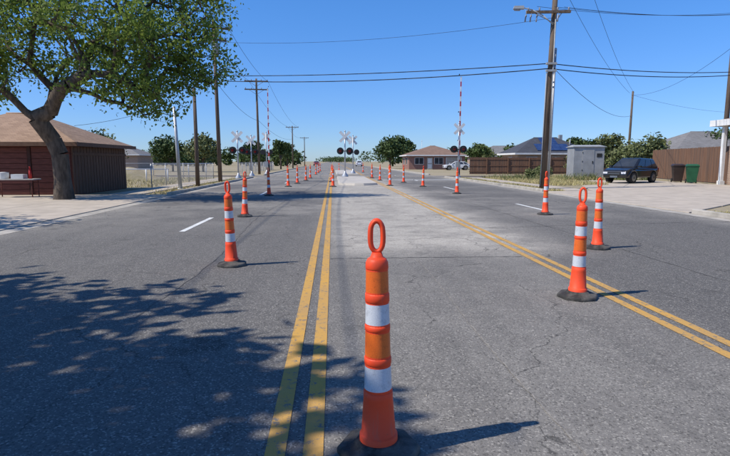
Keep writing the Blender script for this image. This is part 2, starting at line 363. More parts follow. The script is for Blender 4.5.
main=[(-1.4,0,5.4),(-2.5,1,6.2),(-.2,-.5,6.9),(1.3,.3,5.9),(2.9,0,6.6),(4.0,.5,5.1),(5.1,-.3,6.0),(5.6,.3,7.0),(3.2,-1,4.2),(1.9,-1.2,4.6),(4.9,.8,4.7),(-.6,1.6,5.1),(-1.9,-1,4.4),(-4,0,5.5),(-3.1,.5,4.4),(.5,0,8.5),(3.2,.4,8.4),(4.9,.2,8.0),(-2,0,8.2),(1.5,0,9.5),(-3.8,.5,7.3),(.8,2.4,6.6),(2.6,2.4,7.2),(1.4,-2.4,6.3),(3.2,-2,6.2),(-1.2,-2.2,6.2),(-1.5,2.4,7),(2.4,1.2,5.2),(3.9,-.8,5.9),(2.0,-.8,7.4),(3.7,0,3.9),(-2.4,-.8,5.4),(-.9,-1.2,7.6),(5.7,0,5.3)]
main=[(x,y,z,rs.uniform(.85,1.35)) for x,y,z in main]
tree('roadside_tree',(-10.4,21.1,0),main,(-.05,0,1.75),36,22,.125,.21,LM1,5,.31)
sh=[(0,0,6,1.6),(2,.5,5.6,1.6),(-2,0,5.8,1.5),(0,2.3,5.7,1.6),(0,-2.2,5.8,1.5),(1.6,2.6,5.2,1.4),(1.6,-2.2,5.3,1.5),(2.9,1.3,5.4,1.3),(-1.6,2,6,1.4),(1,0,7.6,1.4),(-1,1,7.4,1.3),(3.3,-.6,5.6,1.2),(.5,3.7,4.9,1.3),(2.2,3.5,5.2,1.1),(-2,-2,6,1.3),(-1.2,3.9,5.3,1.3),(3.4,-2.6,5.5,1.2),(2.9,.4,6.6,1.2),(1.2,1.4,6.6,1.3)]
tree('roadside_tree',(-8.8,.95,0),sh,(0,0,2.0),20,11,.26,.22,LM2,8,.28)
sm=[(0,0,4.6,1.2),(1.1,.4,4.4,1.0),(-1,0,4.5,1.0),(0,1.2,4.3,1),(0,-1.2,4.4,1),(.3,0,5.6,1)]
tree('roadside_tree',(-12.2,11.5,0),sm,(0,0,1.9),20,10,.2,.18,LM2,9,.18)

def bush(name,loc,w,h,m,seed,n=2200,size=.28,trunk=True,dp=None):
    rng=np.random.default_rng(seed); par=empty(name,loc)
    k=int(6+rng.integers(0,5)); cs=[]
    zl=.30*h if trunk else 0.05*h
    for i in range(k):
        a=rng.uniform(0,6.28); rr_=rng.uniform(0,.62)*w/2; z=zl+(h-zl)*rng.uniform(.25,.8)
        cs.append((rr_*math.cos(a),rr_*math.sin(a)*(dp or 1),z,rng.uniform(.3,.5)*w/2))
    cs.append((0,0,h-.28*w,.27*w)); pts=[]
    for x,y,z,r in cs:
        q=rng.normal(0,1,(n//len(cs),3)); q/=np.linalg.norm(q,axis=1)[:,None]; q*=(rng.uniform(.35,1.12,len(q)))[:,None]*r
        q[:,2]*=.8; q+=np.array([x,y,z]); pts.append(q)
    pts=np.concatenate(pts); pts=pts[pts[:,2]>(.12*h if trunk else 0)]
    v,nn=leaves(pts,1,size,rng,.02,.5); mesh_leaves('foliage',v,nn,m,par)
    b=MB()
    if trunk: b.tube((0,0,0),(0,0,zl*1.5),.05*h*.6,.035*h*.6,8)
    for x,y,z,r in cs: b.tube((0,0,zl*.9),(x,y,z),.02*h*.6,.01,5)
    b.build('trunk_and_limbs',[M_bark],parent=par)
    return par
bush('shade_tree',(11.6,107,0),7.5,5.9,LM2,1,3000,.45)
bush('shade_tree',(15.2,112,0),7.5,6.8,LM2,3,3000,.45)
bush('shade_tree',(26.5,92,0),5,4.3,LM3,4,2000,.4)
bush('shade_tree',(32,95,0),5,4.4,LM2,5,2000,.4)
bush('shade_tree',(35,75,0),7,4.9,LM2,6,2600,.4)
bush('shade_tree',(39.5,74,0),6,5.2,LM3,7,2600,.38)
bush('shade_tree',(19.3,71,0),4,3.7,LM2,34,1800,.3)
bush('garden_shrub',(27.5,48.5,0),5,3.2,LM3,8,3500,.22,False)
bush('garden_shrub',(31,52,0),5.5,3.9,LM3,9,3500,.24,False)
bush('garden_shrub',(25.3,51,0),4,2.7,LM2,10,2500,.22,False)
bush('garden_shrub',(22.6,48.0,0),3,1.9,LM3,31,2000,.18,False)
bush('garden_shrub',(15.6,41.0,0),1.5,1.0,LM3,32,1200,.11,False)
bush('garden_shrub',(18.0,44.5,0),2.0,1.2,LM3,33,1400,.12,False)
bush('shade_tree',(46,60,0),7,5.2,LM2,11,2600,.35)
bush('shade_tree',(50,66,0),7,5.6,LM3,12,2600,.35)
bush('shade_tree',(-18,75,0),6,5.3,LM3,13,2500,.35)
bush('shade_tree',(-23,78,0),7,5.0,LM2,14,2500,.35)
bush('shade_tree',(-13.5,88,0),5,4.7,LM2,15,2000,.35)
bush('shade_tree',(-9.5,98,0),4,5.4,LM2,16,1800,.35)
bush('shade_tree',(-30,70,0),8,5.2,LM3,17,2600,.35)
bush('shade_tree',(-37,74,0),8,5.6,LM2,19,2600,.35)
bush('shade_tree',(-26,62,0),5,4.2,LM3,20,2200,.3)
bush('shade_tree',(-11,130,0),6,6.2,LM2,18,2000,.4)
def treeline():
    rng=np.random.default_rng(77); pts=[]
    for (xa,xb,ya,yb,n,h0,h1) in [(-170,-13,150,190,90,3.6,6.2),(-400,-15,260,420,110,5,9),(16,190,130,175,90,3.0,5.2),(22,420,240,420,120,5,9),(-14,20,600,700,30,5,8)]:
        for i in range(n):
            x=rng.uniform(xa,xb);y=rng.uniform(ya,yb);h=rng.uniform(h0,h1);w=rng.uniform(3,6)*(y/170)
            q=rng.normal(0,1,(130,3)); q/=np.linalg.norm(q,axis=1)[:,None]; q*=rng.uniform(.5,1,130)[:,None]
            q*=np.array([w/2*1.2,w/2*1.2,h*.48]); q+=np.array([x,y,h*.5]); pts.append(q)
    pts=np.concatenate(pts); v,n=leaves(pts,1,1.15,rng,.05,.5); mesh_leaves('distant_trees',v,n,LM2)
treeline()
def grass(name,areas,m,seed,wd=.012):
    rng=np.random.default_rng(seed); vs=[]; tot=0
    for (poly,k,hh) in areas:
        (x0,x1,y0,y1)=poly; x=rng.uniform(x0,x1,k); y=rng.uniform(y0,y1,k)
        cl=np.sin(x*2.1+y*.7)+np.sin(y*1.7-x*.9)+rng.normal(0,.8,k); keep=cl>-.6; x=x[keep]; y=y[keep]; k=len(x)
        a=rng.uniform(0,6.28,k); H=hh*rng.uniform(.4,1.3,k); lx=rng.normal(0,.4,k)*H; ly=rng.normal(0,.4,k)*H; ww=wd*rng.uniform(.7,2,k)
        z=np.zeros(k)
        p=np.stack([np.stack([x-np.cos(a)*ww,y-np.sin(a)*ww,z],1),np.stack([x+np.cos(a)*ww,y+np.sin(a)*ww,z],1),np.stack([x+lx+np.cos(a)*ww*.2,y+ly+np.sin(a)*ww*.2,H],1),np.stack([x+lx-np.cos(a)*ww*.2,y+ly-np.sin(a)*ww*.2,H],1)],1).reshape(-1,3)
        vs.append(p); tot+=k
    mesh_leaves(name,np.concatenate(vs),tot,m)
grass('dry_grass',[((RK+.2,11.45,6,14.3),5000,.09),((RK+.2,11.45,25.4,46),9000,.12),((12.95,18,9,16.4),9000,.1),((14.5,24,14,18.5),6000,.1),((12.95,17,31.5,46),12000,.2),((16.5,22,39.5,48),7000,.26),((-9,-7.4,24,48),5000,.08),((-20,-10.4,30.5,48),9000,.14)],M_grass,3)
grass('weeds',[((17.5,21,39.6,41.2),500,.5),((13.3,16.5,38,45),700,.45),((22.4,25.0,39.5,46),1000,.6)],LM3,6,.02)

# ------------------------------------------------------------------ poles & wires
M_wood=mat('weathered_pole_wood',(.17,.125,.09),(.10,.072,.052),6,.9,bmp=.4,stretch=(1,1,.15))
M_steel=mat('galvanised_steel',(.50,.51,.52),(.40,.41,.42),6,.45,.4)
M_grey=mat('grey_metal',(.36,.37,.37),(.28,.29,.29),4,.6)
M_insul=mat('insulator',(.35,.36,.38),(.2,.2,.22),8,.3); M_wire=mat('cable',(.02,.02,.022),(.03,.03,.03),5,.6)
M_black=mat('black_metal',(.018,.018,.018),(.03,.03,.03),5,.6); M_white=mat('white_enamel',(.75,.75,.73),(.62,.61,.58),3,.5)
M_red=mat('red_enamel',(.55,.03,.02),(.42,.03,.025),4,.5)
def upole(loc,h,r=.15,arms=(),xf=False,lean=0,armdir=0,name='utility_pole',shift=0):
    par=empty(name,loc,armdir)
    b=MB(); b.tube((0,0,-.2),(lean,0,h),r,r*.68,14); b.build('pole',[M_wood],parent=par)
    b=MB()
    for z,L in arms:
        lx=lean*z/h+shift; b.box(lx-L/2,lx+L/2,-r-.12,-r*.85,z-.06,z+.06,0)
        for k in (-1,-.45,.45,1):
            x=lx+k*(L/2-.1); b.lathe([(z+.06,.02,1),(z+.1,.05,1),(z+.14,.035,1),(z+.18,.055,1),(z+.22,.02,1)],8,(x,-r-.06))
        b.tube((lx-L*.3,-r-.05,z-.06),(lx-shift,-r*.9,z-.55),.02,.02,6,2); b.tube((lx+L*.3,-r-.05,z-.06),(lx-shift,-r*.9,z-.55),.02,.02,6,2)
    if xf:
        z=h-xf; b.lathe([(z-.45,.01,2),(z-.45,.2,2),(z+.3,.21,2),(z+.36,.16,2),(z+.38,.05,2)],14,(lean,-r-.24)); b.tube((lean+.08,-r-.24,z+.36),(lean+.08,-r-.24,z+.6),.03,.02,6,1); b.box(lean-.05,lean+.05,-r-.08,-r*.6,z-.3,z+.2,2)
    if len(b.v): b.build('crossarm_and_fittings',[M_wood,M_insul,M_grey],parent=par)
    return par
upole((-7.95,38,0),11.0,.15,[(10.5,2.2),(9.7,1.6)],1.9,-.12,.5)
upole((-8.05,32.1,0),5.7,.13)
upole((-8.35,61,0),10.6,.15,[(10.3,2.6),(9.4,2.6)],False,-.1,.1)
upole((-8.2,110,0),8.6,.15,[(8.3,2.6)],False,0,0)
upole((-8.4,160,0),8.6,.15,[(8.3,2.6)],False,0,0)
b=MB(); b.tube((0,0,0),(-.16,0,4.35),.1,.075,14); b.lathe([(0,.2,0),(.03,.2,0),(.04,.1,0)],10); b.build('steel_pole',[M_steel],(-8.2,29.0,0))
RP=(11.05,27.3,0)
p=upole(RP,13.0,.17,[(12.2,2.4),(8.95,2.2)],False,.32,-.12,shift=-.35)
b=MB()
for k,x in enumerate((-1.25,-1.0,-.7,.35)): b.tube((x,-.26,8.8),(x-.05,-.34,8.45),.035,.035,6,1); b.tube((x,-.26,9.05),(x+.03,-.3,8.7),.012,.012,5,0)
b.tube((.2,-.2,2.0),(.25,-.2,8.6),.03,.03,6,0); b.tube((-.15,-.1,.2),(-.06,-.1,6),.025,.025,6,0)
for z in (6.1,6.45): b.box(-.12,.4,-.26,-.1,z-.07,z+.03,0)
b.build('cutouts_and_conduit',[M_grey,M_insul],parent=p)
b=MB(); b.path([(.15,-.15,8.35),(-.4,-.3,8.75),(-.95,-.4,9.0),(-1.45,-.48,9.1)],.03,8,0)
b.hexa([(-1.95,-.64,9.03),(-1.4,-.58,9.03),(-1.4,-.38,9.03),(-1.95,-.44,9.03)],[(-1.9,-.6,9.17),(-1.42,-.54,9.19),(-1.42,-.42,9.19),(-1.9,-.48,9.17)],0)
b.hexa([(-1.88,-.6,8.96),(-1.6,-.57,8.96),(-1.6,-.43,8.96),(-1.88,-.46,8.96)],[(-1.92,-.62,9.028),(-1.55,-.58,9.028),(-1.55,-.4,9.028),(-1.92,-.45,9.028)],1)
b.build('street_light_arm',[M_grey,M_insul],parent=p)
b=MB(); b.tube((0,0,0),(.12,0,7.2),.075,.06,14); b.lathe([(0,.18,0),(.04,.18,0),(.05,.08,0)],10); b.lathe([(7.2,.062,0),(7.25,.07,0),(7.32,.02,0)],12,(.12,0)); b.build('steel_pole',[M_steel],(11.45,27.6,0))
upole((33.3,58.2,0),9.2,.15,[],False,.1,0)
upole((25.7,33.6,0),13.2,.17,[(12.3,2.4)],3.4,.05,-.5)
b=MB(); b.tube((0,0,0),(0,0,5.6),.035,.03,8); b.box(-.02,.02,-.3,.3,5.3,5.36); b.build('antenna_mast',[M_steel],(17.5,104,0))
wr=MB()
def wire(a,c,sag,r=.014,n=14):
    a=Vector(a);c=Vector(c); pts=[]
    for i in range(n+1):
        t=i/n; p=a.lerp(c,t); p.z-=4*sag*t*(1-t); pts.append(p)
    wr.path(pts,r,5)
wire((-8,38,7.35),(11.1,27.2,6.45),.2,.024); wire((-8,38,7.0),(11.1,27.2,6.2),.3,.026)
wire((11.1,27.2,6.45),(25.9,33.5,7.2),.2,.024); wire((11.1,27.2,6.2),(25.9,33.5,7.0),.25,.024)
wire((-8,38,7.35),(-30,33,7.0),.5,.018)
wire((-8.9,38,10.6),(-9.3,61,10.4),.4); wire((-7.1,38,10.6),(-7.3,61,10.4),.4)
wire((-9.3,61,10.4),(-9.2,110,8.5),.9); wire((-7.2,61,10.4),(-7.2,110,8.5),.9); wire((-8,38,6.9),(-8.3,61,6.0),.5); wire((-8.3,61,6),(-8.2,110,6),.8)
wire((-9.2,110,8.5),(-9.4,160,8.5),.9); wire((-8.9,38,10.6),(-9.5,-10,10.3),.8); wire((-7.1,38,10.6),(-7.6,-10,10.3),.8)
wire((-8.1,38,9.6),(11.2,27.2,8.7),.5,.009)
for dx,z in ((-.9,9.2),(.0,9.2),(.5,9.2)): wire((11.2+dx,27.1,z),(27+dx,33.5,10.9),.3,.010)
wire((12.3,27.1,12.3),(26.8,33.5,12.5),.3,.01)
for dx in (-.9,.9): wire((11.2+dx,27.1,12.4),(33.3+dx*.3,58.2,9.0),.8,.012)
wire((11.2,27.1,6.3),(33.3,58.2,6.5),.9,.014); wire((33.3,58.2,8.8),(26,33.6,9.0),.9,.012); wire((10.3,27.1,12.4),(10.6,-12,12),.9,.012); wire((12.2,27.1,12.4),(12.3,-12,12),.9,.012)
wire((33.3,58.2,8.8),(60,75,8.5),.5,.012)
wire((-8.05,32.1,5.4),(-14,30,3.4),.3,.01); wire((-8.05,32.1,5.5),(-8,38,7),.1,.01)
wr.build('overhead_wires',[M_wire])

# ------------------------------------------------------------------ railway crossing signals
def signal(loc,face=1,cb=3.9,fl=2.45,arm=0,name='railway_crossing_signal',ax=.3):
    par=empty(name,loc,0 if face==1 else math.pi)
    b=MB(); b.tube((0,0,0),(0,0,cb+.45),.065,.055,10,0); b.lathe([(0,.28,0),(.1,.28,0),(.35,.1,0),(.5,.08,0)],10)
    b.lathe([(cb+.45,.07,0),(cb+.5,.075,0),(cb+.56,.02,0)],10); b.build('mast',[M_steel],parent=par)
    b=MB()
    for s in (-1,1):
        c,s_=math.cos(R(45)),math.sin(R(45))*s; L=.6;W=.115
        pts=[(-L*c+W*s_, -L*s_-W*c),(L*c+W*s_,L*s_-W*c),(L*c-W*s_,L*s_+W*c),(-L*c-W*s_,-L*s_+W*c)]
        yy=-.09-.02*(s+1); b.hexa([(x,yy,cb+z) for x,z in pts],[(x,yy-.012,cb+z) for x,z in pts])
    b.build('crossbuck',[M_white],parent=par)
    b=MB(); b.tube((-.4,-.08,fl),(.4,-.08,fl),.03,.03,8,0)
    for x in (-.4,.4):
        b.tube((x,-.08,fl),(x,-.11,fl),.30,.30,20,0); b.tube((x,-.11,fl),(x,-.2,fl),.14,.13,16,0); b.tube((x,-.2,fl),(x,-.215,fl),.11,.11,16,1)
        b.hexa([(x-.15,-.11,fl+.08),(x+.15,-.11,fl+.08),(x+.13,-.38,fl+.1),(x-.13,-.38,fl+.1)],[(x-.1,-.11,fl+.17),(x+.1,-.11,fl+.17),(x+.08,-.38,fl+.15),(x-.08,-.38,fl+.15)],0)
        b.tube((x,.08,fl),(x,.11,fl),.30,.30,20,0)
    b.tube((-.4,.08,fl),(.4,.08,fl),.03,.03,8,0)
    b.build('flashing_lights',[M_black,mat('red_lens',(.25,.01,.01),(.2,.01,.01),3,.2)],parent=par)
    if arm:
        b=MB(); b.box(-.2,.2,.1,.5,.85,1.45,2)
        n=int(arm/.41)
        for i in range(n):
            w_=.15-.06*i/n; c_=ax+.03*i/n*(1 if ax>0 else -1); b.box(c_-w_/2,c_+w_/2,.26,.30,1.2+i*.41,1.2+(i+1)*.41,i%2)
        b.hexa([(ax-.1,.2,.3),(ax+.1,.2,.3),(ax+.1,.36,.3),(ax-.1,.36,.3)],[(ax-.06,.22,1.195),(ax+.06,.22,1.195),(ax+.06,.34,1.195),(ax-.06,.34,1.195)],3)
        for z in (3.2,5.6,arm+1.0): b.box(ax-.16,ax-.1,.22,.34,z,z+.1,3)
        b.build('gate_arm_and_mechanism',[M_red,M_white,M_grey,M_black],parent=par)
signal((10.75,45,0),1,4.2,2.5,7.7,name='railway_crossing_gate',ax=.12)
signal((-7.45,60.5,0),-1,4.2,2.5,8.6,name='railway_crossing_gate',ax=-.3)
signal((-8.0,45.5,0),1,3.5,2.4)
signal((-8.0,53,0),1,3.5,2.4)
signal((1.05,45.8,.15),1,3.4,2.2)
signal((2.2,58,.15),-1,3.6,2.3)
cb=empty('railway_signal_cabinet',(20.7,42.5,0),R(-8))
b=MB(); b.box(-1.4,1.4,-1.1,1.1,0,.3); b.build('plinth',[M_kerb],parent=cb,bevel=.02)
M_cab=mat('aluminium_cabinet',(.40,.40,.39),(.32,.32,.31),1.5,.55,.3)
b=MB(); b.box(-1.2,1.2,-.9,.9,.3,2.6); b.build('cabinet_body',[M_cab],parent=cb,bevel=.02)
b=MB(); b.hexa([(-1.3,-1,2.603),(1.3,-1,2.603),(1.3,1,2.603),(-1.3,1,2.603)],[(-1.3,-1,2.66),(1.3,-1,2.66),(1.3,1,2.66),(-1.3,1,2.66)]); b.hexa([(-1.25,-.95,2.662),(1.25,-.95,2.662),(1.25,.95,2.662),(-1.25,.95,2.662)],[(-1.1,-.05,2.8),(1.1,-.05,2.8),(1.1,.05,2.8),(-1.1,.05,2.8)]); b.build('cabinet_roof',[M_grey],parent=cb)
b=MB(); b.box(-.5,.4,-.93,-.903,.4,2.4,0); b.box(.25,.32,-.96,-.933,1.3,1.5,1); b.box(.6,1.0,-.93,-.903,1.8,2.1,1)
for z in (.7,1.4,2.1): b.box(-.53,-.49,-.95,-.932,z,z+.12,1)
b.build('cabinet_door',[M_cab,M_black],parent=cb)

# ------------------------------------------------------------------ houses
M_glass=mat('window_glass',(.03,.035,.04),(.05,.055,.06),1,.08,0,spec=.6)
def brick(name,c1,c2,mort,scale=1):
    m,nt,b=newmat(name); tc=N(nt,'ShaderNodeTexCoord').outputs['Object']
    sp=N(nt,'ShaderNodeSeparateXYZ'); nt.links.new(tc,sp.inputs[0]); cx=N(nt,'ShaderNodeCombineXYZ')
    nt.links.new(math_(nt,'ADD',sp.outputs[0],sp.outputs[1]),cx.inputs[0]); nt.links.new(sp.outputs[2],cx.inputs[1])
    br=N(nt,'ShaderNodeTexBrick'); nt.links.new(cx.outputs[0],br.inputs[0]); br.inputs['Scale'].default_value=1
    br.inputs['Brick Width'].default_value=.22*scale; br.inputs['Row Height'].default_value=.075*scale; br.inputs['Mortar Size'].default_value=.008
    br.inputs['Color1'].default_value=(*c1,1); br.inputs['Color2'].default_value=(*c2,1); br.inputs['Mortar'].default_value=(*mort,1)
    nt.links.new(br.outputs[0],b.inputs['Base Color']); b.inputs['Roughness'].default_value=.9; return m
M_brick=brick('red_brick',(.30,.12,.08),(.22,.085,.06),(.3,.26,.22)); M_brick2=brick('tan_brick',(.38,.25,.17),(.30,.19,.13),(.4,.35,.3))
def shingle(name,c1,c2):
    m,nt,b=newmat(name); tc=N(nt,'ShaderNodeTexCoord').outputs['Object']
    sp=N(nt,'ShaderNodeSeparateXYZ'); nt.links.new(tc,sp.inputs[0]); cx=N(nt,'ShaderNodeCombineXYZ'); br=N(nt,'ShaderNodeTexBrick')
    nt.links.new(math_(nt,'ADD',sp.outputs[0],sp.outputs[1]),cx.inputs[0]); nt.links.new(sp.outputs[2],cx.inputs[1]); nt.links.new(cx.outputs[0],br.inputs[0])
    br.inputs['Scale'].default_value=1; br.inputs['Brick Width'].default_value=.3; br.inputs['Row Height'].default_value=.07; br.inputs['Mortar Size'].default_value=.005
    br.inputs['Color1'].default_value=(*c1,1); br.inputs['Color2'].default_value=(*c2,1); br.inputs['Mortar'].default_value=(*[x*.55 for x in c2],1)
    k=mixc(nt,mrange(nt,noise(nt,1.2,4,.6,tc),.4,.7,0,.4),br.outputs[0],tuple(x*.7 for x in c2)); nt.links.new(k,b.inputs['Base Color']); b.inputs['Roughness'].default_value=.95; return m
M_sh_tan=shingle('tan_shingles',(.38,.25,.165),(.29,.185,.12)); M_sh_br=shingle('brown_shingles',(.27,.17,.12),(.21,.135,.095)); M_sh_dk=shingle('dark_shingles',(.07,.075,.09),(.05,.052,.062)); M_sh_gr=shingle('grey_shingles',(.24,.23,.22),(.18,.17,.16))
M_trim=mat('trim_paint',(.55,.50,.43),(.45,.41,.35),3,.7); M_wtrim=mat('white_trim',(.75,.74,.70),(.65,.64,.6),3,.7)
M_redbrown=mat('red_brown_siding',(.16,.052,.038),(.105,.036,.026),3,.8,stretch=(1,1,6)); M_planks=mat('stained_planks',(.16,.09,.058),(.085,.048,.032),4,.9,stretch=(7,7,.3))
def hip_roof(b,x0,x1,y0,y1,z,h,oh,m=0):
    x0-=oh;x1+=oh;y0-=oh;y1+=oh
    if x1-x0>y1-y0: d=(y1-y0)/2; r=[(x0+d,(y0+y1)/2),(x1-d,(y0+y1)/2)]
    else: d=(x1-x0)/2; r=[((x0+x1)/2,y0+d),((x0+x1)/2,y1-d)]
    A,B,C,D=(x0,y0,z),(x1,y0,z),(x1,y1,z),(x0,y1,z); P,Q=(*r[0],z+h),(*r[1],z+h)
    if x1-x0>y1-y0: fs=[[A,B,Q,P],[B,C,Q],[C,D,P,Q],[D,A,P]]
    else: fs=[[A,B,P],[B,C,Q,P],[C,D,Q],[D,A,P,Q]]
    for f in fs: b.face(f,m)
    b.face([A,D,C,B],m)
    b.tube(P,Q,.05,.05,6,m)
def house(name,loc,rz,W,D,wh,rh,wm,rm,wins=(),doors=(),side=(),oh=.5,trim=M_wtrim,garage=(),fh=.14):
    par=empty(name,loc,rz)
    b=MB(); b.box(0,W,0,D,0,wh); b.build('walls',[wm],parent=par)
    b=MB(); hip_roof(b,0,W,0,D,wh+.02,rh,oh); b.build('roof',[rm],parent=par)
    b=MB(); b.box(-oh,W+oh,-oh-.03,-oh-.003,wh-fh,wh+.06); b.box(-oh-.03,-oh-.003,-oh-.03,D+oh,wh-fh,wh+.06); b.box(W+oh+.003,W+oh+.03,-oh-.03,D+oh,wh-fh,wh+.06)
    b.box(-oh,-oh+oh-.003,-oh,D+oh,wh-.03,wh+.012); b.box(-oh,W+oh,D+oh+.003,D+oh+.03,wh-fh,wh+.06); b.build('fascia',[trim],parent=par)
    b=MB()
    for x,w_,z0,z1 in wins:
        b.box(x,x+w_,-.04,-.003,z0,z1,1); b.box(x+.06,x+w_/2-.03,-.06,-.043,z0+.06,z1-.06,0); b.box(x+w_/2+.03,x+w_-.06,-.06,-.043,z0+.06,z1-.06,0)
    for y,w_,z0,z1 in side:
        b.box(-.04,-.003,y,y+w_,z0,z1,1); b.box(-.06,-.043,y+.06,y+w_/2-.03,z0+.06,z1-.06,0); b.box(-.06,-.043,y+w_/2+.03,y+w_-.06,z0+.06,z1-.06,0)
    if len(b.v): b.build('windows',[M_glass,trim],parent=par)
    b=MB()
    for x in doors: b.box(x,x+1,-.05,-.003,0,2.1,0); b.box(x+.15,x+.85,-.07,-.053,.2,.95,1); b.box(x+.15,x+.85,-.07,-.053,1.1,1.95,1)
    for x,w_ in garage:
        b.box(x,x+w_,-.04,-.003,0,2.15,1)
        for i in range(4): b.box(x+.1,x+w_-.1,-.06,-.043,.06+i*.52,.06+i*.52+.48,0)
    if len(b.v): b.build('doors',[mat('door_paint',(.45,.40,.33)),trim],parent=par)
    return par
house('brick_house',(13.4,93,0),0,10,9,2.5,1.75,M_brick,M_sh_br,[(1,1.6,.9,2.1),(4.5,1.6,.9,2.1)],[3.2],[(2,1.6,.9,2.1),(5.5,1.6,.9,2.1)],garage=[(6.6,2.8)])
house('brick_house',(31,112,0),0,12,9,2.6,2.2,M_brick2,M_sh_gr,[(1,1.6,.9,2.1),(7,1.6,.9,2.1)],[4],[(2,1.6,.9,2.1)])
house('brick_house',(37,98,0),0,12,9,2.6,2.0,M_brick,M_sh_br,[(1,1.6,.9,2.1),(7,1.6,.9,2.1)],[4],[(2,1.6,.9,2.1)])
h=house('brick_house',(22.3,63,0),0,9,6,2.4,2.0,M_brick2,M_sh_dk,[(1,1.4,.9,2.0),(6.2,1.6,.9,2.0)],[4.2],[(2,1.6,.9,2.0)])
M_sol=mat('solar_cells',(.02,.04,.12),(.04,.07,.16),2,.15,0,spec=.6)
b=MB(); k=2.0/3.5
f=lambda y:2.42+(y+.5)*k+.08
for j,(xs0,cnt_) in enumerate(((2.4,4),(3.45,2))):
    for i in range(cnt_):
        x0=xs0+i*1.04; y0=-.02+j*1.42
        b.hexa([(x0,y0,f(y0)),(x0+1,y0,f(y0)),(x0+1,y0+1.38,f(y0+1.38)),(x0,y0+1.38,f(y0+1.38))],[(x0,y0,f(y0)+.04),(x0+1,y0,f(y0)+.04),(x0+1,y0+1.38,f(y0+1.38)+.04),(x0,y0+1.38,f(y0+1.38)+.04)])
b.build('solar_panels',[M_sol],parent=h)
b=MB(); b.tube((7.0,1.4,3.2),(7.0,1.4,4.1),.08,.08,10); b.box(6.5,6.9,3.4,3.8,3.6,4.8); b.build('roof_vents',[M_grey],parent=h)
house('brick_house',(37.5,56,0),0,12,9,2.6,2.3,M_brick2,M_sh_gr,[(1,1.6,.9,2.1)],[],[(2,1.6,.9,2.1)])
hh=house('brick_house',(25.0,22.8,0),0,11,9.4,4.0,1.2,M_brick2,M_sh_tan,[(1,1.6,.9,2.1)],[],[(2,1.6,.9,2.1)],oh=.8,fh=.32)
b=MB(); b.box(-.5,-.3,9.3,9.5,0,3.96); b.box(-.55,-.25,9.25,9.55,.0,.25); b.build('porch_column',[M_wtrim],parent=hh)
house('distant_house',(-46,95,0),0,12,8,2.6,2.0,M_brick2,M_sh_gr,[(1,1.6,.9,2.1)],[4]);house('distant_house',(-66,100,0),0,12,8,2.6,2.0,M_brick,M_sh_br,[(1,1.6,.9,2.1)],[4])
gp=empty('garage_building',(-18.6,23.9,0),0)
b=MB(); b.box(0,7.25,0,5.9,0,2.25); b.build('walls',[M_redbrown],parent=gp)
b=MB()
for i in range(9): b.box(2.2,5.4,-.05,-.004,.05+i*.225,.05+i*.225+.205)
b.box(2.05,2.18,-.07,-.004,0,2.2,1); b.box(5.42,5.55,-.07,-.004,0,2.2,1)
for x0,x1 in ((.05,2.03),(5.57,7.2)):
    for i in range(8): b.box(x0,x1,-.04,-.004,.05+i*.26,.05+i*.26+.24)
b.build('garage_door',[M_redbrown,mat('dark_trim',(.07,.03,.022))],parent=gp)
b=MB(); 
for i in range(39): b.box(7.254,7.29+.012*(i%2),.0+i*.151,.0+i*.151+.142,0.03,2.14)
b.box(7.304,7.33,-.02,5.92,1.75,1.87); b.build('plank_cladding',[M_planks],parent=gp)
b=MB(); hip_roof(b,0,7.25,0,5.9,2.27,1.5,.45); b.build('roof',[M_sh_tan],parent=gp)
b=MB(); b.box(-.45,7.7,-.48,-.453,2.13,2.3); b.box(7.703,7.73,-.48,6.35,2.13,2.3); b.build('fascia',[mat('brown_trim',(.15,.085,.055))],parent=gp)
tb=empty('folding_table',(-12.9,22.4,0.035),.1)
b=MB(); b.box(-.8,.8,-.35,.35,.70,.745,0)
for x in (-.7,.7):
    for s in (-1,1): b.tube((x,s*.3,0),(x,s*.3,.7),.022,.022,6,1)
    b.tube((x,-.3,.2),(x,.3,.2),.015,.015,6,1)
b.box(-.75,.75,-.34,-.31,.6,.69,1); b.build('table',[M_trim,M_redbrown],parent=tb)
b=MB(); b.lathe([(.747,.17,0),(.9,.2,0),(.98,.19,0),(1.0,.2,0),(1.02,.05,0)],12,(-.45,0)); b.box(-.1,.35,-.2,.2,.747,.93,0); b.tube((.55,0,.747),(.55,0,1.15),.07,.05,8,1); b.tube((.55,0,1.15),(.55,0,1.25),.03,.03,8,1)
b.build('box_and_bucket',[M_white,M_red],parent=tb)
# ------------------------------------------------------------------ fences
def plankfence(name,p,q,h,seed,m=M_planks):
    r_=random.Random(seed); p=Vector((*p,0)); q=Vector((*q,0)); L=(q-p).length; par=empty(name,p,math.atan2(q.y-p.y,q.x-p.x))
    b=MB(); n=int(L/.15)
    for i in range(n):
        x=i*.15; hh=h+r_.uniform(-.02,.02); t=r_.uniform(0,.012)
        b.hexa([(x,-t,.04),(x+.142,-t,.04),(x+.142,.018,.04),(x,.018,.04)],[(x,-t,hh),(x+.142,-t,hh),(x+.142,.018,hh),(x,.018,hh)],r_.choice([0,0,1]))
    b.build('pickets',[m,M_fence2],parent=par)
    b=MB()
    for z in (.3,h*.5,h-.25): b.box(0,L,.02,.06,z,z+.09)
    for i in range(int(L/2.4)+1): b.box(i*2.4,i*2.4+.09,.062,.15,0,h-.05)
    b.build('rails_and_posts',[m],parent=par)
M_fence=mat('cedar_fence',(.22,.12,.07),(.14,.075,.048),2,.9,stretch=(6,6,.3)); M_fence2=mat('cedar_fence_faded',(.18,.105,.068),(.115,.07,.048),2,.9,stretch=(6,6,.3))
plankfence('wooden_fence',(28.3,45.5),(25.3,32.4),2.45,1,M_fence)
plankfence('wooden_fence',(42,46),(28.4,45.6),2.3,2,M_fence)
